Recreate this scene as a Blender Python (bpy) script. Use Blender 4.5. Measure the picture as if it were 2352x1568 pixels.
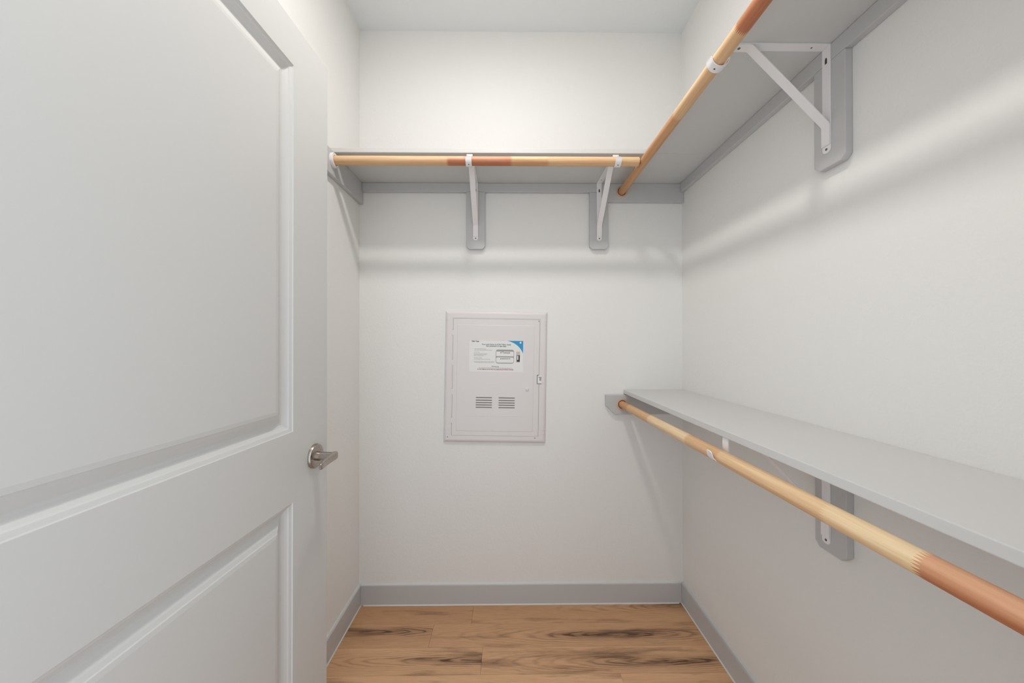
import bpy, bmesh, math, random
from mathutils import Vector, Matrix
random.seed(7)
S = bpy.context.scene
for o in list(bpy.data.objects): bpy.data.objects.remove(o)
C = S.collection
PI = math.pi
def R(d): return math.radians(d)

# ------------------------------------------------------------------ measured layout (metres)
XL, XR, ZC = -0.713, 0.8396, 2.743          # left wall, right wall, ceiling; back wall is y = 0
YF = -1.56                                   # inner face of the wall that holds the doorway
BT, BH = 0.012, 0.093                        # baseboard thickness, height
TB = 0.019                                   # board thickness
SD = 0.286                                   # shelf depth
RD = 0.298                                   # rod centre distance from the wall
ZS, ZR = 2.0041, 1.9649                      # underside of upper shelves, centre of upper rods
ZLT = 1.0185; ZLS = ZLT - TB; ZLR = 0.9502   # lower shelf top / underside, lower rod centre
RR = 0.0174                                  # rod radius

# ------------------------------------------------------------------ camera
F, YAW, PITCH, ROLL = 816.64, 0.0101, 0.0043, -0.0008
cy, sy, cp, sp = math.cos(YAW), math.sin(YAW), math.cos(PITCH), math.sin(PITCH)
fw = Vector((sy*cp, cy*cp, sp)); rt = Vector((cy, -sy, 0)); up = rt.cross(fw)
r2 = math.cos(ROLL)*rt + math.sin(ROLL)*up; u2 = -math.sin(ROLL)*rt + math.cos(ROLL)*up
cd = bpy.data.cameras.new('camera'); cam = bpy.data.objects.new('camera', cd); C.objects.link(cam)
cd.sensor_width = 36; cd.lens = F/2352*36; cd.clip_start = 0.01
M = Matrix((r2, u2, -fw)).transposed().to_4x4(); M.translation = Vector((0, -1.708, 1.2428))
cam.matrix_world = M
S.camera = cam
# ------------------------------------------------------------------ world, light, exposure
w = bpy.data.worlds.new('world'); S.world = w; w.use_nodes = True
w.node_tree.nodes['Background'].inputs[0].default_value = (0.86, 0.94, 1.0, 1)   # daylit rooms beyond the doorway
w.node_tree.nodes['Background'].inputs[1].default_value = 1.65
LAMP_POS = (-0.07, -0.93, ZC); LAMP_R = 0.070; LAMP_E = 218.0
S.view_settings.view_transform = 'Standard'; S.view_settings.look = 'None'
S.view_settings.gamma = 1; S.view_settings.use_curve_mapping = False
S.view_settings.exposure = 0.06

# ------------------------------------------------------------------ materials
def mat(name):
    m = bpy.data.materials.new(name); m.use_nodes = True
    return m, m.node_tree.nodes, m.node_tree.links, m.node_tree.nodes['Principled BSDF']
def N(ns, t, **k):
    n = ns.new(t)
    for a, b in k.items():
        if a.startswith('i_'): n.inputs[a[2:].replace('_', ' ')].default_value = b
        else: setattr(n, a, b)
    return n
def paint(name, col, rough, bump=0.0, scale=200, dist=0.001, mott=0.02, scale2=None):
    m, ns, L, b = mat(name)
    tc = N(ns, 'ShaderNodeTexCoord')
    n1 = N(ns, 'ShaderNodeTexNoise'); n1.inputs['Scale'].default_value = 3.0; n1.inputs['Detail'].default_value = 4
    L.new(tc.outputs['Object'], n1.inputs['Vector'])
    mx = N(ns, 'ShaderNodeMix', data_type='RGBA')
    mx.inputs[6].default_value = (*[c*(1-mott) for c in col], 1); mx.inputs[7].default_value = (*[min(1, c*(1+mott)) for c in col], 1)
    L.new(n1.outputs['Fac'], mx.inputs[0]); L.new(mx.outputs[2], b.inputs['Base Color'])
    b.inputs['Roughness'].default_value = rough
    if bump:
        n2 = N(ns, 'ShaderNodeTexNoise'); n2.inputs['Scale'].default_value = scale; n2.inputs['Detail'].default_value = 3; n2.inputs['Roughness'].default_value = .45
        L.new(tc.outputs['Object'], n2.inputs['Vector'])
        h = n2.outputs['Fac']
        if scale2:
            n3 = N(ns, 'ShaderNodeTexNoise'); n3.inputs['Scale'].default_value = scale2; n3.inputs['Detail'].default_value = 2
            L.new(tc.outputs['Object'], n3.inputs['Vector'])
            ad = N(ns, 'ShaderNodeMath', operation='ADD'); L.new(h, ad.inputs[0]); L.new(n3.outputs['Fac'], ad.inputs[1]); h = ad.outputs[0]
        bp = N(ns, 'ShaderNodeBump'); bp.inputs['Strength'].default_value = bump; bp.inputs['Distance'].default_value = dist
        L.new(h, bp.inputs['Height']); L.new(bp.outputs['Normal'], b.inputs['Normal'])
    return m
M_wall = paint('wall_paint', (0.838, 0.826, 0.804), 0.6, 0.5, 170, 0.0011, 0.008, 75)
M_ceil = paint('ceiling_paint', (0.84, 0.855, 0.86), 0.8, 0.4, 110, 0.0015, 0.01)
M_trim = paint('grey_trim_paint', (0.55, 0.545, 0.543), 0.38, 0.08, 60, 0.001, 0.012)
M_shelf = paint('grey_shelf_paint', (0.635, 0.63, 0.62), 0.45, 0.08, 60, 0.001, 0.015)
M_door = paint('door_paint', (0.62, 0.612, 0.60), 0.40, 0.05, 90, 0.0005, 0.006)
M_caulk = paint('caulk', (0.66, 0.65, 0.63), 0.5)
M_white = paint('white_enamel', (0.86, 0.835, 0.84), 0.3)
M_plastic = paint('white_plastic', (0.77, 0.725, 0.72), 0.35, 0, mott=0.004)
M_dark = paint('dark_hole', (0.035, 0.033, 0.03), 0.6)
M_hole_shade = paint('brown_hole_shade', (0.09, 0.04, 0.02), 0.8)
M_slot = paint('slot_shade', (0.22, 0.21, 0.205), 0.7)
M_gap_shade = paint('gap_shade', (0.30, 0.28, 0.27), 0.6)
M_sticker = paint('sticker_paper', (0.83, 0.82, 0.80), 0.4, 0, mott=0.0)
M_blue = paint('print_blue', (0.02, 0.30, 0.60), 0.4, mott=0.0)
M_ink = paint('print_black', (0.06, 0.06, 0.06), 0.5, mott=0.0)
M_grey = paint('print_grey', (0.36, 0.35, 0.35), 0.5, mott=0.0)
M_red = paint('print_red', (0.42, 0.07, 0.05), 0.5, mott=0.0)
M_teal = paint('print_teal', (0.03, 0.20, 0.25), 0.5, mott=0.0)
M_pink = paint('print_pale', (0.62, 0.55, 0.53), 0.5, mott=0.0)
M_socket = paint('raw_wood_rim', (0.62, 0.42, 0.30), 0.6, 0.2, 150, 0.0005, 0.15)
m, ns, L, b = mat('brushed_nickel'); M_nickel = m
b.inputs['Metallic'].default_value = 1; b.inputs['Roughness'].default_value = 0.27; b.inputs['Base Color'].default_value = (0.43, 0.385, 0.345, 1)
tc = N(ns, 'ShaderNodeTexCoord'); mp = N(ns, 'ShaderNodeMapping'); mp.inputs['Scale'].default_value = (4, 700, 700)
n1 = N(ns, 'ShaderNodeTexNoise'); n1.inputs['Scale'].default_value = 1.0
L.new(tc.outputs['Object'], mp.inputs[0]); L.new(mp.outputs[0], n1.inputs['Vector'])
mr = N(ns, 'ShaderNodeMapRange'); mr.inputs['To Min'].default_value = .2; mr.inputs['To Max'].default_value = .36
L.new(n1.outputs['Fac'], mr.inputs[0]); L.new(mr.outputs[0], b.inputs['Roughness'])
m, ns, L, b = mat('screw_steel'); M_screw = m
b.inputs['Metallic'].default_value = .8; b.inputs['Roughness'].default_value = .4; b.inputs['Base Color'].default_value = (.16, .15, .14, 1)
m, ns, L, b = mat('lamp_diffuser'); M_lamp = m
b.inputs['Base Color'].default_value = (1, 1, 1, 1); b.inputs['Emission Color'].default_value = (1.0, 0.972, 0.935, 1); b.inputs['Emission Strength'].default_value = LAMP_E

def rod_mat(name, segs, length, grain_seed=0.0):
    """finger-jointed pine: segs = [(t0, colour above, colour below)] along local X"""
    m, ns, L, b = mat(name)
    tc = N(ns, 'ShaderNodeTexCoord'); sx = N(ns, 'ShaderNodeSeparateXYZ'); L.new(tc.outputs['Object'], sx.inputs[0])
    at = N(ns, 'ShaderNodeMath', operation='ARCTAN2'); L.new(sx.outputs[2], at.inputs[0]); L.new(sx.outputs[1], at.inputs[1])
    pp = N(ns, 'ShaderNodeMath', operation='PINGPONG'); pp.inputs[1].default_value = 0.13; L.new(at.outputs[0], pp.inputs[0])
    zz = N(ns, 'ShaderNodeMath', operation='MULTIPLY_ADD'); zz.inputs[1].default_value = 0.09; L.new(pp.outputs[0], zz.inputs[0]); L.new(sx.outputs[0], zz.inputs[2])
    dv = N(ns, 'ShaderNodeMath', operation='DIVIDE'); dv.inputs[1].default_value = length; L.new(zz.outputs[0], dv.inputs[0])
    def ramp(idx):
        cr = N(ns, 'ShaderNodeValToRGB'); e = cr.color_ramp; e.interpolation = 'CONSTANT'
        for k, sg in enumerate(segs):
            p = sg[0]/length
            el = e.elements[k] if k < len(e.elements) and k < 2 else e.elements.new(p)
            el.position = min(max(p, 0), 1)
            el.color = (*sg[idx], 1)
        L.new(dv.outputs[0], cr.inputs[0]); return cr.outputs[0]
    a, c = ramp(1), ramp(2)
    nz = N(ns, 'ShaderNodeTexNoise'); nz.inputs['Scale'].default_value = 1; nz.inputs['Detail'].default_value = 3
    mp = N(ns, 'ShaderNodeMapping'); mp.inputs['Scale'].default_value = (5, 60, 60); mp.inputs['Location'].default_value = (grain_seed, 0, 0)
    L.new(tc.outputs['Object'], mp.inputs[0]); L.new(mp.outputs[0], nz.inputs['Vector'])
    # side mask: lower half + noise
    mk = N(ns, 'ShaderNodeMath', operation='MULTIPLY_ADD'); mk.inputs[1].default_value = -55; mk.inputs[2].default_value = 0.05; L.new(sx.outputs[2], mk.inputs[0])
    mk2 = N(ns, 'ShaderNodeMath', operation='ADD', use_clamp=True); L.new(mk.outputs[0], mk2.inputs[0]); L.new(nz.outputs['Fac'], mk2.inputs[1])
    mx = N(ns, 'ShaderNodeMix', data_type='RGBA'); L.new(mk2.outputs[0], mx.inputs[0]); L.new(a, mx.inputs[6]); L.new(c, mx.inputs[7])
    # grain streaks
    n2 = N(ns, 'ShaderNodeTexNoise'); n2.inputs['Scale'].default_value = 1; n2.inputs['Detail'].default_value = 4
    mp2 = N(ns, 'ShaderNodeMapping'); mp2.inputs['Scale'].default_value = (7, 220, 220); mp2.inputs['Location'].default_value = (grain_seed*2, 3, 1)
    L.new(tc.outputs['Object'], mp2.inputs[0]); L.new(mp2.outputs[0], n2.inputs['Vector'])
    r2_ = N(ns, 'ShaderNodeMapRange'); r2_.inputs['From Min'].default_value = .35; r2_.inputs['From Max'].default_value = .7
    r2_.inputs['To Min'].default_value = 0; r2_.inputs['To Max'].default_value = .55; L.new(n2.outputs['Fac'], r2_.inputs[0])
    mul = N(ns, 'ShaderNodeMix', data_type='RGBA', blend_type='MULTIPLY'); L.new(r2_.outputs[0], mul.inputs[0]); L.new(mx.outputs[2], mul.inputs[6]); mul.inputs[7].default_value = (.80, .62, .48, 1)
    L.new(mul.outputs[2], b.inputs['Base Color']); b.inputs['Roughness'].default_value = .48
    bp = N(ns, 'ShaderNodeBump'); bp.inputs['Strength'].default_value = .15; bp.inputs['Distance'].default_value = .0004
    L.new(n2.outputs['Fac'], bp.inputs['Height']); L.new(bp.outputs[0], b.inputs['Normal'])
    return m

# wooden floor planks: each plank object carries 'figure' = centre of its cathedral grain and 'tone'
m, ns, L, b = mat('walnut_plank'); M_plank = m
tc = N(ns, 'ShaderNodeTexCoord')
fa = N(ns, 'ShaderNodeAttribute', attribute_type='OBJECT', attribute_name='figure')
ta = N(ns, 'ShaderNodeAttribute', attribute_type='OBJECT', attribute_name='tone')
oi = N(ns, 'ShaderNodeObjectInfo')
sb = N(ns, 'ShaderNodeVectorMath', operation='SUBTRACT'); L.new(tc.outputs['Object'], sb.inputs[0]); L.new(fa.outputs['Vector'], sb.inputs[1])
wn = N(ns, 'ShaderNodeTexNoise'); wn.noise_dimensions = '4D'; wn.inputs['Scale'].default_value = 1; wn.inputs['Detail'].default_value = 4; wn.inputs['Roughness'].default_value = .55
wm = N(ns, 'ShaderNodeMapping'); wm.inputs['Scale'].default_value = (2.0, 10, 1); L.new(tc.outputs['Object'], wm.inputs[0]); L.new(wm.outputs[0], wn.inputs['Vector'])
rm = N(ns, 'ShaderNodeMath', operation='MULTIPLY'); rm.inputs[1].default_value = 37; L.new(oi.outputs['Random'], rm.inputs[0]); L.new(rm.outputs[0], wn.inputs['W'])
sx = N(ns, 'ShaderNodeSeparateXYZ'); L.new(sb.outputs[0], sx.inputs[0])
def mth(op, a, bb=None, cc=None, clamp=False):
    n = N(ns, 'ShaderNodeMath', operation=op, use_clamp=clamp)
    for k, v in enumerate((a, bb, cc)):
        if v is None: continue
        if isinstance(v, (int, float)): n.inputs[k].default_value = v
        else: L.new(v, n.inputs[k])
    return n.outputs[0]
ex = mth('MULTIPLY', sx.outputs[0], 0.085); ey = sx.outputs[1]
rr = mth('SQRT', mth('ADD', mth('MULTIPLY', ex, ex), mth('MULTIPLY', ey, ey)))
fn = N(ns, 'ShaderNodeTexNoise'); fn.noise_dimensions = '4D'; fn.inputs['Scale'].default_value = 1; fn.inputs['Detail'].default_value = 3
fm = N(ns, 'ShaderNodeMapping'); fm.inputs['Scale'].default_value = (7, 46, 1); L.new(tc.outputs['Object'], fm.inputs[0]); L.new(fm.outputs[0], fn.inputs['Vector']); L.new(rm.outputs[0], fn.inputs['W'])
rw = mth('MULTIPLY_ADD', fn.outputs['Fac'], 0.0065, mth('MULTIPLY_ADD', wn.outputs['Fac'], 0.036, rr))
ph = mth('MULTIPLY', rw, 2*PI/0.0070)
sn = mth('MULTIPLY_ADD', mth('SINE', ph), .5, .5)
lines = mth('MULTIPLY', mth('POWER', sn, 3.2), mth('MULTIPLY_ADD', fn.outputs['Fac'], 2.6, -.55, clamp=True))
# ring contrast fades away from the figure and varies
vn = N(ns, 'ShaderNodeTexNoise'); vn.noise_dimensions = '4D'; vn.inputs['Scale'].default_value = 1; vn.inputs['Detail'].default_value = 2
vm = N(ns, 'ShaderNodeMapping'); vm.inputs['Scale'].default_value = (3.2, 14, 1); L.new(tc.outputs['Object'], vm.inputs[0]); L.new(vm.outputs[0], vn.inputs['Vector'])
L.new(mth('ADD', rm.outputs[0], 5.5), vn.inputs['W'])
near = mth('SUBTRACT', 1.0, mth('MULTIPLY', rr, 14.0), clamp=True)
amp = mth('MULTIPLY', mth('MULTIPLY_ADD', near, 1.0, .10), mth('MULTIPLY_ADD', vn.outputs['Fac'], 4.2, -1.15, clamp=True))
ring = mth('MULTIPLY', lines, amp, clamp=True)
core = mth('MULTIPLY', mth('MULTIPLY', mth('SUBTRACT', 1.0, mth('MULTIPLY', rr, 30.0), clamp=True), mth('MULTIPLY_ADD', fn.outputs['Fac'], 2.4, -.55, clamp=True)), 1.0, clamp=True)
# broad dark smoky streaks
sn2 = N(ns, 'ShaderNodeTexNoise'); sn2.noise_dimensions = '4D'; sn2.inputs['Scale'].default_value = 1; sn2.inputs['Detail'].default_value = 5; sn2.inputs['Roughness'].default_value = .6
sm = N(ns, 'ShaderNodeMapping'); sm.inputs['Scale'].default_value = (2.3, 21, 1); L.new(tc.outputs['Object'], sm.inputs[0]); L.new(sm.outputs[0], sn2.inputs['Vector'])
L.new(mth('ADD', rm.outputs[0], 11.3), sn2.inputs['W'])
streak = mth('MULTIPLY', mth('SUBTRACT', sn2.outputs['Fac'], 0.53, clamp=True), 6.0, clamp=True)
# fine fibre grain
gn = N(ns, 'ShaderNodeTexNoise'); gn.noise_dimensions = '4D'; gn.inputs['Scale'].default_value = 1; gn.inputs['Detail'].default_value = 5; gn.inputs['Roughness'].default_value = .7
gm = N(ns, 'ShaderNodeMapping'); gm.inputs['Scale'].default_value = (14, 260, 1); L.new(tc.outputs['Object'], gm.inputs[0]); L.new(gm.outputs[0], gn.inputs['Vector']); L.new(rm.outputs[0], gn.inputs['W'])
dark = mth('ADD', mth('ADD', mth('MULTIPLY', ring, .72), mth('MULTIPLY', streak, .70)), core, clamp=True)
base = N(ns, 'ShaderNodeMix', data_type='RGBA'); base.inputs[6].default_value = (.44, .225, .105, 1); base.inputs[7].default_value = (.82, .495, .280, 1)
L.new(mth('MULTIPLY_ADD', gn.outputs['Fac'], .75, mth('ADD', mth('MULTIPLY', wn.outputs['Fac'], .5), mth('SUBTRACT', ta.outputs['Fac'], .62)), clamp=True), base.inputs[0])
dk = N(ns, 'ShaderNodeMix', data_type='RGBA'); L.new(dark, dk.inputs[0]); L.new(base.outputs[2], dk.inputs[6]); dk.inputs[7].default_value = (.10, .045, .022, 1)
L.new(dk.outputs[2], b.inputs['Base Color'])
b.inputs['Roughness'].default_value = .42
bp = N(ns, 'ShaderNodeBump'); bp.inputs['Strength'].default_value = .2; bp.inputs['Distance'].default_value = .0006
L.new(gn.outputs['Fac'], bp.inputs['Height']); L.new(bp.outputs[0], b.inputs['Normal'])

# ------------------------------------------------------------------ mesh helpers
def box(bm, x0, x1, y0, y1, z0, z1):
    v = [bm.verts.new(p) for p in ((x0,y0,z0),(x1,y0,z0),(x1,y1,z0),(x0,y1,z0),(x0,y0,z1),(x1,y0,z1),(x1,y1,z1),(x0,y1,z1))]
    for f in ((0,3,2,1),(4,5,6,7),(0,1,5,4),(1,2,6,5),(2,3,7,6),(3,0,4,7)): bm.faces.new([v[i] for i in f])
def prism(bm, pts, axis, a0, a1):
    """pts: 2-D polygon in the two axes other than 'axis' (in xyz order), extruded from a0 to a1"""
    def P(p, a):
        q = list(p); q.insert(axis, a); return q
    A = [bm.verts.new(P(p, a0)) for p in pts]; B = [bm.verts.new(P(p, a1)) for p in pts]
    n = len(pts)
    bm.faces.new(A[::-1]); bm.faces.new(B)
    for i in range(n): bm.faces.new((A[i], A[(i+1) % n], B[(i+1) % n], B[i]))
def lathe(bm, prof, n=32, axis=0):
    """prof: [(distance along axis, radius)]"""
    rings = []
    for a, r in prof:
        ring = []
        if r < 1e-6:
            q = [0, 0]; q.insert(axis, a); ring = [bm.verts.new(q)]
        else:
            for k in range(n):
                q = [r*math.cos(2*PI*k/n), r*math.sin(2*PI*k/n)]; q.insert(axis, a); ring.append(bm.verts.new(q))
        rings.append(ring)
    for A, B in zip(rings, rings[1:]):
        if len(A) == 1 and len(B) == 1: continue
        for k in range(n):
            j = (k+1) % n
            if len(A) == 1: bm.faces.new((A[0], B[k], B[j]))
            elif len(B) == 1: bm.faces.new((A[k], A[j], B[0]))
            else: bm.faces.new((A[k], A[j], B[j], B[k]))
def strip(bm, path, t, hw):
    """flat bar bent along path [(x,z)] in the local XZ plane, thickness t, half width hw (number or list)"""
    n = len(path); hw = hw if isinstance(hw, (list, tuple)) else [hw]*n
    secs = []
    for i, (x, z) in enumerate(path):
        d = Vector((0, 0))
        if i > 0: d += (Vector(path[i]) - Vector(path[i-1])).normalized()
        if i < n-1: d += (Vector(path[i+1]) - Vector(path[i])).normalized()
        d.normalize(); nx, nz = -d.y, d.x
        k = t/2
        if 0 < i < n-1:
            e = (Vector(path[i+1]) - Vector(path[i])).normalized(); k = t/2/max(.5, d.dot(e))
        w_ = hw[i]
        secs.append([bm.verts.new((x+nx*k*s, y, z+nz*k*s)) for s, y in ((1, -w_), (1, w_), (-1, w_), (-1, -w_))])
    bm.faces.new(secs[0]); bm.faces.new(secs[-1][::-1])
    for A, B in zip(secs, secs[1:]):
        for k in range(4): bm.faces.new((A[k], B[k], B[(k+1) % 4], A[(k+1) % 4]))
def obj(name, bm, material, parent=None, loc=None, smooth=False, bevel=0, world=None):
    bmesh.ops.recalc_face_normals(bm, faces=bm.faces)
    if world is not None: bmesh.ops.translate(bm, verts=bm.verts, vec=-Vector(world))
    me = bpy.data.meshes.new(name); bm.to_mesh(me); bm.free(); me.materials.append(material)
    o = bpy.data.objects.new(name, me); C.objects.link(o)
    if parent: o.parent = parent
    if world is not None: o.location = world
    if loc is not None: o.location = loc
    if smooth:
        for p in me.polygons: p.use_smooth = True
    if bevel:
        md = o.modifiers.new('bevel', 'BEVEL'); md.width = bevel; md.segments = 2; md.limit_method = 'ANGLE'; md.angle_limit = R(40)
    return o
def empty(name, loc, rz=0):
    o = bpy.data.objects.new(name, None); C.objects.link(o); o.location = loc; o.rotation_euler = (0, 0, rz); o.empty_display_size = .05
    return o
def tag(o, label, cat, group=None):
    o['label'] = label; o['category'] = cat
    if group: o['group'] = group
    return o
def struct(o, label=None):
    o['kind'] = 'structure'
    if label: o['label'] = label
    return o
def sharp_smooth(o, ang=35):
    me = o.data
    for p in me.polygons: p.use_smooth = True
    bm = bmesh.new(); bm.from_mesh(me)
    for e in bm.edges:
        if len(e.link_faces) == 2 and e.calc_face_angle(0) > R(ang): e.smooth = False
    bm.to_mesh(me); bm.free()

# ------------------------------------------------------------------ room shell
WT = 0.12
bm = bmesh.new(); box(bm, XL-WT, XR+WT, YF-WT, WT, -0.12, -0.008)
floor = struct(obj('floor', bm, M_dark), 'warm brown wood plank floor of the closet')
bm = bmesh.new(); box(bm, XL-WT, XR+WT, YF-WT, WT, ZC, ZC+.12); struct(obj('ceiling', bm, M_ceil), 'pale painted closet ceiling')
bm = bmesh.new(); box(bm, XL-WT, XR+WT, 0, WT, -.008, ZC); struct(obj('wall_back', bm, M_wall), 'off-white textured wall facing the viewer')
bm = bmesh.new(); box(bm, XL-WT, XL, YF-WT, 0, -.008, ZC); struct(obj('wall_left', bm, M_wall), 'off-white textured wall behind the open door')
bm = bmesh.new(); box(bm, XR, XR+WT, YF-WT, 0, -.008, ZC); struct(obj('wall_right', bm, M_wall), 'off-white textured wall with two shelves')
OX0, OX1, OZ = -0.592, 0.30, 2.056
bm = bmesh.new()
box(bm, XL, OX0, YF-WT, YF, -.008, ZC); box(bm, OX1, XR, YF-WT, YF, -.008, ZC); box(bm, OX0, OX1, YF-WT, YF, OZ, ZC)
struct(obj('wall_front', bm, M_wall), 'off-white wall holding the doorway')

# planks
PW, PL, G = 0.1215, 1.22, 0.0002
rows = [(-0.005+0.0, -0.1265)]
yb = -0.1265
rows = []
y = -0.1265 + PW
k = 0
while y > YF - WT:
    rows.append((y, y-PW)); y -= PW
joints = {0: -0.165, 1: -0.329, 2: -0.106, 3: 0.42, 4: -0.5}
figure = {(0, 0): (9, 9), (0, 1): (.95, -.03), (1, 0): (-.62, -.165), (1, 1): (.475, -.192), (2, 0): (-.13, -.305), (2, 1): (.60, -.318), (3, 0): (-.30, -.44)}
for i, (ya, yb) in enumerate(rows):
    ya = min(ya, 0.0); yb = max(yb, YF - WT)
    j = joints.get(i, random.uniform(-.6, .7))
    xs = [XL] + [q for q in sorted((j-PL, j, j+PL)) if XL < q < XR] + [XR]
    for kk, (xa, xb) in enumerate(zip(xs, xs[1:])):
        bm = bmesh.new(); cx, cyy = (xa+xb)/2, (ya+yb)/2
        x0, x1, y0, y1, z1, c = xa+G-cx, xb-G-cx, yb+G-cyy, ya-G-cyy, 0.0, 0.0006
        # plank with eased edges: sides to z=-c, then chamfer in to the face
        lo = [bm.verts.new(p) for p in ((x0, y0, -.008), (x1, y0, -.008), (x1, y1, -.008), (x0, y1, -.008))]
        mi = [bm.verts.new(p) for p in ((x0, y0, -c), (x1, y0, -c), (x1, y1, -c), (x0, y1, -c))]
        hi = [bm.verts.new(p) for p in ((x0+c, y0+c, 0), (x1-c, y0+c, 0), (x1-c, y1-c, 0), (x0+c, y1-c, 0))]
        for A, B in ((lo, mi), (mi, hi)):
            for q in range(4): bm.faces.new((A[q], A[(q+1) % 4], B[(q+1) % 4], B[q]))
        bm.faces.new(hi)
        p = obj('plank', bm, M_plank, parent=floor, loc=(cx, cyy, 0))
        fx, fy = figure.get((i, kk), (random.uniform(xa, xb), random.uniform(yb, ya)))
        p['figure'] = (fx-cx, fy-cyy, 0.0); p['tone'] = {(0,0): .28, (0,1): .38, (1, 0): .40, (1, 1): .42, (2, 0): .62, (2, 1): .56, (3, 0): .8, (3, 1): .7}.get((i, kk), random.uniform(.3, .7))

# baseboards, each with its caulk beads
def baseboard(name, x0, x1, y0, y1, side):
    bm = bmesh.new(); box(bm, x0, x1, y0, y1, 0, BH)
    o = struct(obj(name, bm, M_trim, world=((x0+x1)/2, (y0+y1)/2, 0), bevel=.0015), 'grey painted flat baseboard')
    cx, cyy = (x0+x1)/2, (y0+y1)/2
    for z0, h, nm in ((BH, .0035, 'caulk_bead'), (0, .004, 'caulk_bead')):
        bm = bmesh.new()
        if side == 'back':
            if z0: prism(bm, [(y0+.006-cyy, z0), (y1-cyy, z0), (y1-cyy, z0+h+.002)], 0, x0-cx, x1-cx)
            else: prism(bm, [(y0-cyy, z0), (y0-cyy, z0+h), (y0-.004-cyy, z0)], 0, x0-cx+.014, x1-cx-.014)
        elif side == 'left':
            if z0: prism(bm, [(x1-.006-cx, z0), (x0-cx, z0), (x0-cx, z0+h+.002)], 1, y0-cyy, y1-cyy)
            else: prism(bm, [(x1-cx, z0), (x1-cx, z0+h), (x1+.004-cx, z0)], 1, y0-cyy, y1-cyy-.002)
        else:
            if z0: prism(bm, [(x0+.006-cx, z0), (x1-cx, z0), (x1-cx, z0+h+.002)], 1, y0-cyy, y1-cyy)
            else: prism(bm, [(x0-cx, z0), (x0-cx, z0+h), (x0-.004-cx, z0)], 1, y0-cyy, y1-cyy-.002)
        obj(nm, bm, M_caulk, parent=o)
    return o
baseboard('baseboard_back', XL+BT, XR-BT, -BT, 0, 'back')
baseboard('baseboard_left', XL, XL+BT, YF, 0, 'left')
baseboard('baseboard_right', XR-BT, XR, YF, 0, 'right')

# ------------------------------------------------------------------ open door (hinged at the doorway behind the viewer's left)
DW, DH, DT = 0.864, 2.032, 0.035
ang = math.atan(0.0443)
free = Vector((-0.5297, -0.664, 0.012))
dirv = Vector((math.sin(ang), math.cos(ang), 0))
hinge = free - dirv*DW
door = bpy.data.objects.new('door_1', None); C.objects.link(door)
# local frame: x from hinge to free edge, y = into the leaf thickness away from the viewer's side, z up; face at y=0
door.location = hinge; door.rotation_euler = (0, 0, PI/2 - ang)
struct(door, 'open grey two-panel closet door with a nickel lever')
ST = 0.152; zz = [0.012, 0.24, 0.847, 1.0225, 1.937, 2.044]
z_b, lp0, lp1, up0, up1, z_t = [q-0.012 for q in zz]
def front_ring(bm, x0, x1, z0, z1, prof):
    """moulded panel: nested rectangles offset inwards by d at depth q (positive = sunk)"""
    prev = None
    for d, q in prof:
        cur = [bm.verts.new(p) for p in ((x0+d, q, z0+d), (x1-d, q, z0+d), (x1-d, q, z1-d), (x0+d, q, z1-d))]
        if prev:
            for k in range(4): bm.faces.new((prev[k], prev[(k+1) % 4], cur[(k+1) % 4], cur[k]))
        prev = cur
    bm.faces.new(prev)
PROF = [(0, 0), (.0015, .0022), (.0085, .0042), (.0105, .0066), (.0155, .0100), (.0215, .0126), (.0265, .0130), (.0300, .0122), (.0360, .0096), (.0430, .0062), (.0500, .0040), (.0515, .0022), (.0600, .0012)]
PROF = [(d, q*1.22) for d, q in PROF]
bm = bmesh.new()
# frame of stiles and rails with the two openings; both faces
for (x0, x1, z0, z1) in ((0, ST, 0, DH), (DW-ST, DW, 0, DH), (ST, DW-ST, 0, lp0), (ST, DW-ST, lp1, up0), (ST, DW-ST, up1, DH)):
    box(bm, x0, x1, 0, DT, z0, z1)
leaf = obj('door_frame', bm, M_door, parent=door)
for (z0, z1) in ((lp0, lp1), (up0, up1)):
    bm = bmesh.new(); front_ring(bm, ST, DW-ST, z0, z1, PROF)
    n0 = len(bm.verts); front_ring(bm, ST, DW-ST, z0, z1, [(d, DT-q) for d, q in PROF])
    me_o = obj('panel', bm, M_door, parent=door)
# lever handle
ROS_S = 0.062; hz = 0.934-0.012
hd = bpy.data.objects.new('door_handle', None); C.objects.link(hd); hd.parent = door; hd.location = (DW-ROS_S, 0, hz)
# local -y points into the closet
bm = bmesh.new(); lathe(bm, [(0, .033), (-.0045, .033), (-.0075, .0315), (-.009, .0285), (-.0095, .016), (-.0095, 0)], 40, 1)
o = obj('rose', bm, M_nickel, parent=hd); sharp_smooth(o)
bm = bmesh.new(); lathe(bm, [(-.009, .0125), (-.019, .0125), (-.0195, .0118), (-.0205, .0118), (-.021, .0112), (-.054, .0106), (-.055, 0)], 32, 1)
# lever blade: sweeps from the neck tip back towards the hinge side, flattening and curving towards the leaf
def lever(bm):
    secs = []
    path = [(.0125, -.0520, .0060, .0080), (.0105, -.0530, .0078, .0102), (.004, -.0540, .0085, .0108), (-.012, -.0550, .0070, .0106), (-.035, -.0575, .0056, .0102), (-.058, -.0610, .0050, .0096),
            (-.076, -.0645, .0048, .0090), (-.083, -.0658, .0045, .0080), (-.086, -.0664, .0030, .0055)]
    for (x, y, ty, tz) in path:
        secs.append([bm.verts.new((x, y+ty*math.copysign(abs(math.cos(a))**.6, math.cos(a)), tz*math.copysign(abs(math.sin(a))**.6, math.sin(a)))) for a in [2*PI*k/20 for k in range(20)]])
    for A, B in zip(secs, secs[1:]):
        for k in range(20): bm.faces.new((A[k], A[(k+1) % 20], B[(k+1) % 20], B[k]))
    bm.faces.new(secs[0]); bm.faces.new(secs[-1][::-1])
lever(bm)
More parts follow.
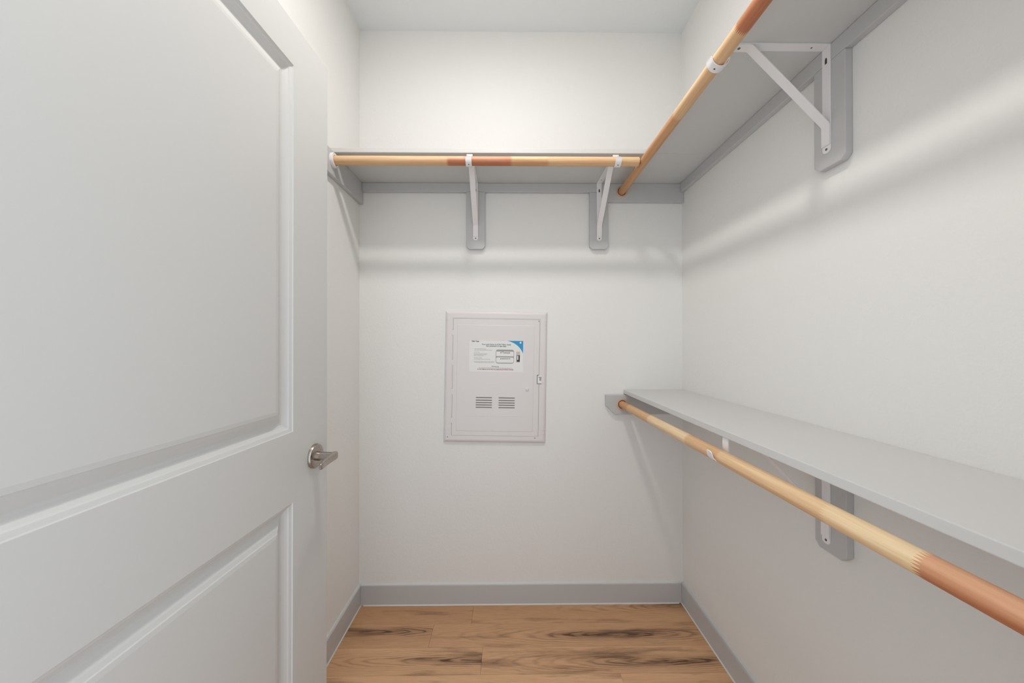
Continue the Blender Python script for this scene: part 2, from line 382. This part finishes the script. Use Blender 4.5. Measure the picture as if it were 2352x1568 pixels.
o = obj('lever', bm, M_nickel, parent=hd); sharp_smooth(o, 40)
for z in (.20, 1.0, 1.80):
    bm = bmesh.new(); lathe(bm, [(-.045, 0), (-.045, .006), (.045, .006), (.045, 0)], 16, 2)
    o = obj('hinge', bm, M_nickel, parent=door, loc=(-.004, -.004, z))

# ------------------------------------------------------------------ boards
def board(name, pts, axis, a0, a1, label, cat, material=M_shelf, group=None, bev=.0018):
    bm = bmesh.new(); prism(bm, pts, axis, a0, a1)
    mn = [min(v.co[i] for v in bm.verts) for i in range(3)]; mxx = [max(v.co[i] for v in bm.verts) for i in range(3)]
    return tag(obj(name, bm, material, world=((mn[0]+mxx[0])/2, (mn[1]+mxx[1])/2, mn[2]), bevel=bev), label, cat, group)
def rect(a0, a1, b0, b1): return [(a0, b0), (a1, b0), (a1, b1), (a0, b1)]
E = .0004
board('closet_shelf', rect(-SD, -E, ZS, ZS+TB), 0, XL+E, XR-E, 'upper grey shelf running across the back wall above the short wooden rod', 'shelf')
board('closet_shelf', rect(XR-SD+.003, XR-E, ZS, ZS+TB), 1, YF+E, -SD-E, 'upper grey shelf along the right wall, seen from below', 'shelf')
board('closet_shelf', rect(XR-SD, XR-E, ZLS, ZLT), 1, YF+E, -E, 'lower grey shelf along the right wall, its top in view', 'shelf')
CH = .024
X4 = 0.445
board('shelf_ledger', rect(XL+TB+E, X4-.0005, 1.9617, ZS-E), 1, -TB, -E, 'thin grey ledger strip on the back wall under the short upper shelf', 'ledger', M_trim)
board('rod_cleat', [(X4, ZS-E), (X4, 1.9415), (X4+.0265, 1.9152), (XR-E, 1.9152), (XR-E, ZS-E)], 1, -TB, -E, 'wide grey cleat on the back wall holding the upper right rod end', 'cleat', M_trim)
board('rod_cleat', [(-.372, ZS-E), (-.372, 1.932), (-.346, 1.9065), (-TB-E-.0, 1.9065), (-E, 1.9065), (-E, ZS-E)], 0, XL+E, XL+TB, 'wide grey cleat on the left wall beside the door, under the back shelf', 'cleat', M_trim)
board('shelf_ledger', rect(XR-TB, XR-E, 1.9617, ZS-E), 1, YF+E, -TB-E, 'thin grey ledger strip under the upper right shelf', 'ledger', M_trim)
XC = 0.4634
board('rod_cleat', [(XC, ZLS-E-.004), (XC, .9445), (XC+.0445, .9026), (XR-E, .9026), (XR-E, ZLS-E-.004)], 1, -TB, -E, 'clipped-corner grey cleat on the back wall holding the lower rod end', 'cleat', M_trim)
board('shelf_ledger', rect(XR-TB, XR-E, .957, ZLS-E), 1, YF+E, -TB-E, 'grey ledger strip in shadow under the lower right shelf', 'ledger', M_trim)
# boards behind the brackets
def backing(c, z0, z1, wall, label):
    h, q = .0445, .013
    pts = [(c-h, z1), (c-h, z0+q), (c-h+q, z0), (c+h-q, z0), (c+h, z0+q), (c+h, z1)]
    if wall == 'back': return board('backing_board', pts, 1, -TB, -E, label, 'board', M_trim, 'boards behind the shelf brackets')
    return board('backing_board', pts, 0, XR-TB, XR-E, label, 'board', M_trim, 'boards behind the shelf brackets')
bx1, bx2 = -0.1555, 0.4325
YB = -0.8085
backing(bx1, 1.689, 1.9612, 'back', 'vertical grey board behind the middle bracket of the back wall')
# the second board stops against the cleat
h, q = .0445, .013; c = bx2
board('backing_board', [(c-h, 1.9612), (c-h, 1.690+q), (c-h+q, 1.690), (c+h-q, 1.690), (c+h, 1.690+q), (c+h, 1.9147), (X4+.0262, 1.9147), (X4-.0005, 1.9412), (X4-.0005, 1.9612)], 1, -TB, -E,
      'vertical grey board behind the back wall bracket nearest the corner', 'board', M_trim, 'boards behind the shelf brackets')
backing(YB, 1.694, 1.9612, 'right', 'vertical grey board behind the large upper bracket on the right wall')
backing(YB+.002, .705, .9565, 'right', 'vertical grey board in shade behind the lower right wall bracket')

# ------------------------------------------------------------------ brackets
T = .0026; HW = .0118
def make_bracket():
    r = empty('shelf_bracket', (0, 0, 0))
    def plate(z0, rx):  # wall arm with rounded lower end
        bm = bmesh.new(); pts = [(-HW, -T), (-HW, z0+HW*.8)]
        for k in range(1, 8):
            a = PI + PI*k/8; pts.append((HW*math.cos(a), z0+HW*.8 + HW*.8*math.sin(a)))
        pts += [(HW, z0+HW*.8), (HW, -T)]
        prism(bm, pts, 0, 0, T); return bm
    obj('wall_arm', plate(-.2745, 0), M_white, parent=r, bevel=.0005)
    bm = bmesh.new(); box(bm, 0, .236, -HW, HW, -T, 0); obj('shelf_arm', bm, M_white, parent=r, bevel=.0005)
    # hook that cradles the rod
    cx, cz, rad = RD-TB+.0010, ZR-ZS+.0006, RR+.0018+T/2
    path = [(.236, -T/2), (.2585, -T/2), (.2608, -.0022), (.2618, -.0048), (.2618, -.0115), (.2618, -.0200), (.2614, -.0290), (.2600, cz+.003), (cx-rad, cz-.001)]
    for k in range(1, 12):
        a = PI + PI*k/12; bl = .0030*max(0, math.sin(PI*(k-4)/12))
        path.append((cx+(rad+bl)*math.cos(a), cz+(rad+bl*.5)*math.sin(a)))
    path += [(cx+rad+.0034, cz-.0005), (cx+rad+.0044, cz+.0026), (cx+rad+.0054, cz+.0046), (cx+rad+.0062, cz+.0060)]
    hw = [HW]*(len(path)-3) + [HW*.97, HW*.8, HW*.5]
    bm = bmesh.new(); strip(bm, path, T, hw); o = obj('rod_hook', bm, M_white, parent=r); sharp_smooth(o, 30)
    # diagonal brace, riveted under the shelf arm and against the wall arm
    o1 = T+.0017
    path = [(.236, -o1), (.204, -o1), (.2005, -o1-.0008), (.197, -o1-.0035), (o1+.006, -.197), (o1+.0018, -.2015), (o1, -.206), (o1, -.256)]
    bm = bmesh.new(); strip(bm, path, .0030, HW); obj('brace', bm, M_white, parent=r, bevel=.0007)
    def screw(loc, axis, rad, mt=M_screw, sx=1):
        bm = bmesh.new(); lathe(bm, [(0, 0), (0, rad), (.0007, rad*.95), (.0009, 0)] if axis == 0 else [(0, 0), (0, rad), (-.0007, rad*.95), (-.0009, 0)], 14, axis)
        obj('screw', bm, mt, parent=r, loc=loc)
    screw((T, 0, -.2645), 0, .0032)
    bm = bmesh.new(); prism(bm, [(-.003, -.044), (.003, -.044), (.003, -.034), (.0015, -.029), (-.0015, -.029), (-.003, -.034)], 0, T, T+.0004); obj('keyhole_slot', bm, M_dark, parent=r)
    screw((.228, 0, -o1-.0015), 2, .0036); screw((.040, 0, -T), 2, .0022)
    a = R(-62); bm = bmesh.new(); lathe(bm, [(0, 0), (0, .0022), (-.0006, .002), (-.0006, 0)], 12, 2)
    sc = obj('screw', bm, M_dark, parent=r, loc=(cx+(rad+.0029+T/2)*math.cos(a), 0, cz+(rad+.0015+T/2)*math.sin(a))); sc.rotation_euler = (0, -(a+PI/2), 0)
    return r
def copy_tree(o, parent=None):
    c = o.copy(); C.objects.link(c)
    if parent: c.parent = parent
    for ch in [q for q in list(C.objects) if q.parent == o]: copy_tree(ch, c)
    return c
proto = make_bracket()
G_b = 'white metal shelf-and-rod brackets'
spots = [((bx1, -TB, ZS), -PI/2, 'white bracket under the middle of the back shelf, above the wiring enclosure'),
         ((0.4335, -TB, ZS), -PI/2, 'white bracket under the back shelf nearest the inner corner, gap showing behind its brace'),
         ((XR-TB, -.8040, ZS), PI, 'large white triangular bracket under the upper right shelf'),
         ((XR-TB, -.7975, ZLS), PI, 'white bracket under the lower right shelf, mostly hidden by rod')]
for i, (loc, rz, lab) in enumerate(spots):
    br = proto if i == 0 else copy_tree(proto)
    br.location = loc; br.rotation_euler = (0, 0, rz); tag(br, lab, 'bracket', G_b)

# ------------------------------------------------------------------ rods
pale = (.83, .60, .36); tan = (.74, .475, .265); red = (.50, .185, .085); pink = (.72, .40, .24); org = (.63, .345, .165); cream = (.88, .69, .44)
def rod(length, loc, rz, segs, label, seed, r=RR, tilt=0.0, yaw=0.0):
    e = empty('closet_rod', loc, rz); e.rotation_euler = (0, -tilt, rz+yaw)
    bm = bmesh.new(); lathe(bm, [(0, 0), (0, r-.001), (.001, r), (length-.001, r), (length, r-.001), (length, 0)], 48, 0)
    o = obj('pole', bm, rod_mat('finger_jointed_pine', segs, length, seed), parent=e); sharp_smooth(o)
    return tag(e, label, 'rod')
def socket(parent, x, material, ri, ro, th, name='rod_socket'):
    bm = bmesh.new(); lathe(bm, [(x, ri), (x, ro), (x+th*.7, ro), (x+th, ro-.0015), (x+th, ri+.001), (x+th*.8, ri), (x, ri)], 36, 0)
    o = obj(name, bm, material, parent=parent); sharp_smooth(o); return o
xe = 0.5195
x0 = XL+TB
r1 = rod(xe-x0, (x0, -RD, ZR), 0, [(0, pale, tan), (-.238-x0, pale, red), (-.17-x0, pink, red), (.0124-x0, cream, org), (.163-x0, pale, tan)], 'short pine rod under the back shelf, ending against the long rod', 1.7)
o = socket(r1, 0, M_white, RR+.0008, .0285, .011); o['label'] = 'white round rod socket'
LR = -YF-TB
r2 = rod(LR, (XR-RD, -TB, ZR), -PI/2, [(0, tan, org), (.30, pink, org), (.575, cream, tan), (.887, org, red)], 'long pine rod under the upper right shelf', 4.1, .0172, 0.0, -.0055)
socket(r2, 0, M_hole_shade, .005, .0208, .0008, 'socket_hole_shade'); o = socket(r2, 0, M_socket, .0200, .0275, .003); o['label'] = 'raw wood ring around the rod end'  # dark disc paints the shaded gap between rod and ring; no hole is cut
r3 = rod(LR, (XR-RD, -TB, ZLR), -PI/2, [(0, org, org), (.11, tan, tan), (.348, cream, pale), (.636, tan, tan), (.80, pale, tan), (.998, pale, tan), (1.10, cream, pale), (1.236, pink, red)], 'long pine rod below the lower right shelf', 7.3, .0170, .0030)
socket(r3, 0, M_hole_shade, .005, .0208, .0008, 'socket_hole_shade'); o = socket(r3, 0, M_socket, .0200, .0275, .003); o['label'] = 'raw wood ring around the rod end'  # same painted gap shade at the lower rod end

# ------------------------------------------------------------------ wiring enclosure
enc = empty('wiring_enclosure', (-0.0672, -0.0005, 1.0808-.3128)); enc.rotation_euler = (0, R(1.0), 0)
tag(enc, 'white plastic wiring enclosure with vents and a sticker on the back wall', 'enclosure')
W2, HH = .2434, .6255
K = 2270.0                                  # local = zoomed photo units / K
def U(x, yv):                                # photo zoom (upright) -> local x, z
    return ((x-648)/K, (780-yv)/K + HH/2)
def erect(bm, x0, x1, z0, z1, y0, y1): box(bm, x0, x1, y0, y1, z0, z1)
dx0, dx1, dz0, dz1 = -W2+.0395, W2-.0365, .0335, HH-.0375
# frame: bevelled border ring
bm = bmesh.new(); prev = None
for (d, q) in ((0, 0), (0, -.003), (.004, -.0085), (.009, -.0115), (.014, -.0125), (.0325, -.0125), (.0335, -.0115)):
    cur = [bm.verts.new(p) for p in ((-W2+d, q, d), (W2-d, q, d), (W2-d, q, HH-d), (-W2+d, q, HH-d))]
    if prev:
        for k in range(4): bm.faces.new((prev[k], prev[(k+1) % 4], cur[(k+1) % 4], cur[k]))
    prev = cur
inn = [bm.verts.new(p) for p in ((dx0-.0008, -.0115, dz0-.0008), (dx1+.0008, -.0115, dz0-.0008), (dx1+.0008, -.0115, dz1+.0008), (dx0-.0008, -.0115, dz1+.0008))]
for k in range(4): bm.faces.new((prev[k], prev[(k+1) % 4], inn[(k+1) % 4], inn[k]))
inb = [bm.verts.new((v.co.x, -.001, v.co.z)) for v in inn]
for k in range(4): bm.faces.new((inn[k], inn[(k+1) % 4], inb[(k+1) % 4], inb[k]))
bm.faces.new(inb)
fr = obj('frame', bm, M_plastic, parent=enc)
# corner joint lines in the frame sides
for sxn in (-1, 1):
    for za in (HH-.062, HH-.0435, .0445, .0235+.04):
        bm = bmesh.new(); x_a = -W2+.004 if sxn < 0 else dx1+.002; x_b = dx0-.003 if sxn < 0 else W2-.004
        erect(bm, x_a, x_b, za, za+.0010, -.0130, -.0085); obj('joint_line', bm, M_plastic, parent=fr)
# door leaf
bm = bmesh.new(); hz_ = [1-.0001]
pts = [(dx0, dz1), (dx0, dz0), (dx1, dz0), (dx1, dz1)]
left = []
for yv in (305, 625, 940, 1252):             # hinge tabs on the left edge
    zc_ = (780-yv)/K + HH/2
    left += [(dx0, zc_+.013), (dx0-.0075, zc_+.013), (dx0-.0075, zc_-.013), (dx0, zc_-.013)]
pts = [(dx1, dz0), (dx1, dz1), (dx0, dz1)] + left + [(dx0, dz0)]
LZ = (780-800)/K + HH/2
# vents are not cut through; dark bars on the cover stand for their shade
prism(bm, pts, 1, -.0105, -.0132)
lf = obj('cover', bm, M_plastic, parent=enc, bevel=.0008)
# dark strips paint the shade of the reveal round the cover
bm = bmesh.new(); g = .0013; yy0, yy1 = -.0119, -.0112
erect(bm, dx0-g, dx1+g, dz1, dz1+g, yy0, yy1); erect(bm, dx0-g, dx1+g, dz0-g, dz0, yy0, yy1); erect(bm, dx1, dx1+g, dz0, dz1, yy0, yy1)
zprev = dz1
for yv in (305, 625, 940, 1252):
    zc_ = (780-yv)/K + HH/2
    erect(bm, dx0-g, dx0, zc_+.014, zprev, yy0, yy1); erect(bm, dx0-.0075-g, dx0, zc_+.013, zc_+.013+g, yy0, yy1)
    zprev = zc_-.014
erect(bm, dx0-g, dx0, dz0, zprev, yy0, yy1)
obj('reveal_gap_shade', bm, M_gap_shade, parent=enc)
def plateau(x0, x1, z0, z1, h, name='raised_field'):
    bm = bmesh.new(); prev = None
    for (d, q) in ((0, -.0132), (.0015, -.0132-h)):
        cur = [bm.verts.new(p) for p in ((x0+d, q, z0+d), (x1-d, q, z0+d), (x1-d, q, z1-d), (x0+d, q, z1-d))]
        if prev:
            for k in range(4): bm.faces.new((prev[k], prev[(k+1) % 4], cur[(k+1) % 4], cur[k]))
        prev = cur
    bm.faces.new(prev); return obj(name, bm, M_plastic, parent=lf)
x_a, z_a = U(230, 1365); x_b, z_b_ = U(1060, 218)
plateau(x_a, x_b, z_a, z_b_, .0009)
Z2 = -.0141
def bead(x0, x1, yv, th=.0022):
    bm = bmesh.new(); xa, za = U(x0, yv); xb, _ = U(x1, yv); erect(bm, xa, xb, za-th/2, za+th/2, Z2-.0006, Z2+.0003); return obj('moulded_rib', bm, M_plastic, parent=lf, bevel=.0004)
bead(340, 945, 380); bead(330, 955, 1200, .0030); bead(545, 715, 860, .0012)
# vents: ten dark bars painting the shade inside louvre slots
for (xa_, xb_) in ((432, 606), (678, 852)):
    for yv in (1003, 1031, 1057, 1082, 1108):
        xa, za = U(xa_+8, yv); xb, _ = U(xb_+8, yv)
        bm = bmesh.new(); erect(bm, xa, xb, za-.0024, za+.0024, Z2-.0003, Z2+.0005); obj('vent_slot_shade', bm, M_slot, parent=lf)
# lock plug
xa, za = U(992, 905)
bm = bmesh.new(); lathe(bm, [(Z2, .009), (Z2-.003, .0085), (Z2-.0042, .006), (Z2-.0044, 0)], 24, 1); o = obj('lock_plug', bm, M_plastic, parent=lf, loc=(xa, 0, za)); sharp_smooth(o, 50)
# latch, with dark strips painting the shade of its recess
bm = bmesh.new(); xa, za = U(1125, 798)
erect(bm, xa-.013, xa-.010, za-.021, za+.021, -.0140, -.0125); erect(bm, xa-.013, xa-.002, za+.019, za+.0215, -.0140, -.0125); erect(bm, xa-.013, xa+.010, za-.0222, za-.020, -.0136, -.0125)
obj('latch_recess_shade', bm, M_slot, parent=enc)
bm = bmesh.new(); erect(bm, xa-.009, xa+.011, za-.019, za+.018, -.0150, -.0110); lt = obj('latch', bm, M_white, parent=enc, bevel=.0015)
bm = bmesh.new(); erect(bm, xa-.006, xa+.010, za+.0085, za+.0125, -.0153, -.0145); erect(bm, xa-.001, xa+.008, za-.006, za+.0085, -.0153, -.0145); obj('latch_notch', bm, M_grey, parent=lt)
for (xx, yv) in ((1108, 168), (142, 1432), (1085, 1432)):
    xa, za = U(xx, yv); bm = bmesh.new(); lathe(bm, [(-.0132, 0), (-.0132, .0030), (-.0140, .0026), (-.0141, 0)], 12, 1); obj('screw', bm, M_grey, parent=enc, loc=(xa, 0, za))
# sticker
YS = -.0145
sx0, sz1 = U(362, 385); sx1, sz0 = U(945, 725)
bm = bmesh.new(); erect(bm, sx0, sx1, sz0, sz1, YS, YS+.0004); stk = obj('label_sticker', bm, M_sticker, parent=enc); stk['label'] = 'white printed sticker with a blue corner'
KS = 7495.0                                  # zoomed sticker units per metre
def V(x, yv): return (sx0 + (x-240)/KS, sz1 - (yv-205)/KS)
YT = YS-.00025
def flat(name, quads, mt, y=YT):
    bm = bmesh.new()
    for q in quads:
        if len(q) == 4 and not isinstance(q[0], tuple):
            a = V(q[0], q[1]); c_ = V(q[2], q[3]); box(bm, a[0], c_[0], y, YS, c_[1], a[1])
        else: prism(bm, [V(*p) for p in q], 1, y, YS)
    return obj(name, bm, mt, parent=stk)
# blue corner with its concave sweep
pts = [(2155, 208), (2155, 660)]
for k in range(1, 13):
    t = k/12; # quadratic curve from (2155,660) to (1590,208)
    p0, p1, p2 = (2155, 660), (2010, 300), (1590, 208)
    pts.append(((1-t)**2*p0[0]+2*t*(1-t)*p1[0]+t*t*p2[0], (1-t)**2*p0[1]+2*t*(1-t)*p1[1]+t*t*p2[1]))
flat('blue_corner', [pts[:-1] + [(1590, 208)]], M_blue)
flat('globe_mark', [[(2060+34*math.cos(a), 268+34*math.sin(a)) for a in [2*PI*k/16 for k in range(16)]]], M_sticker, YT-.0002)
def frame_box(x0, y0, x1, y1, t, mt, name, top=0):
    return flat(name, [(x0, y0, x1, y0+t+top), (x0, y1-t, x1, y1), (x0, y0, x0+t, y1), (x1-t, y0, x1, y1)], mt)
def rrect(x0, y0, x1, y1, r_, n=5):
    out = []
    for cx_, cy_, a0 in ((x1-r_, y0+r_, -90), (x1-r_, y1-r_, 0), (x0+r_, y1-r_, 90), (x0+r_, y0+r_, 180)):
        for k in range(n+1):
            a = R(a0+90*k/n); out.append((cx_+r_*math.cos(a), cy_+r_*math.sin(a)))
    return out
flat('form_field', [rrect(1185, 525, 1830, 1020, 70)], M_grey)
flat('form_field_blank', [rrect(1200, 592, 1815, 762, 22)], M_sticker, YT-.0001)
flat('form_field_blank', [rrect(1200, 802, 1815, 990, 45)], M_sticker, YT-.0001)
flat('device_picture', [(1910, 590, 2050, 970)], M_pink)
flat('device_picture', [(1935, 715, 2040, 950)], M_dark, YT-.0001)
flat('device_picture', [(1950, 735, 1990, 880)], M_sticker, YT-.0002)
def text(name, s, x, yv, width, mt, height=None, y=YT-.0002, bold=.022):
    cu = bpy.data.curves.new('t', 'FONT'); cu.body = s; cu.size = 1; cu.resolution_u = 2; cu.extrude = 0.0; cu.offset = bold
    to = bpy.data.objects.new('t', cu); C.objects.link(to); bpy.context.view_layer.update()
    me = bpy.data.meshes.new_from_object(to.evaluated_get(bpy.context.evaluated_depsgraph_get()))
    bpy.data.objects.remove(to)
    xs = [v.co.x for v in me.vertices]; ys = [v.co.y for v in me.vertices]
    k = width/KS/(max(xs)-min(xs)); kz = k if height is None else height/KS/(max(ys)-min(ys))
    ax, az = V(x, yv)
    for v in me.vertices:
        X, Y = (v.co.x-min(xs))*k, (v.co.y-min(ys))*kz
        v.co = (ax+X, y, az+Y)
    me.materials.append(mt); o = bpy.data.objects.new(name, me); C.objects.link(o); o.parent = stk
    return o
text('lettering', 'Hello Texas', 320, 268, 265, M_ink, 55)
text('lettering', 'Your new home is AT&T Fiber ready', 670, 382, 1050, M_teal, 62)
text('lettering', 'Get connected in 3 easy steps', 832, 440, 720, M_ink, 62)
text('lettering', 'ATTumvuuk', 1335, 660, 360, M_ink, 56)
text('lettering', 'password', 1345, 880, 350, M_ink, 60)
text('lettering', 'Warning tag', 1035, 1158, 260, M_teal, 46)
text('lettering', 'DO NOT REMOVE OR DISTURB THE ALARM LINE OR INTERNET SERVICES', 530, 1256, 1290, M_red, 42)
ql = []
for (xa, ya, xb) in ((420, 505, 850), (420, 548, 1050), (410, 625, 620), (400, 680, 880), (400, 715, 850), (400, 750, 750), (400, 830, 690), (410, 872, 980), (410, 955, 1130), (430, 990, 1130), (590, 1178, 1780)):
    x = xa
    while x < xb:
        w_ = random.uniform(22, 70); ql.append((x, ya, min(x+w_, xb), ya+13)); x += w_+12
o = flat('fine_print', ql, M_grey); o['kind'] = 'stuff'

# ------------------------------------------------------------------ ceiling lamp (above and in front of the viewer, out of frame)
lamp = empty('ceiling_light', LAMP_POS); tag(lamp, 'round flush white disc light on the ceiling, above the frame', 'light')
bm = bmesh.new(); lathe(bm, [(0, 0), (0, .12), (-.012, .12), (-.022, .112), (-.026, LAMP_R+.004), (-.020, LAMP_R+.001), (-.020, 0)], 48, 2)
o = obj('housing', bm, M_white, parent=lamp); sharp_smooth(o)
bm = bmesh.new(); lathe(bm, [(-.021, LAMP_R), (-.030, LAMP_R*.9), (-.033, LAMP_R*.5), (-.034, 0)], 40, 2)
o = obj('diffuser', bm, M_lamp, parent=lamp); sharp_smooth(o)
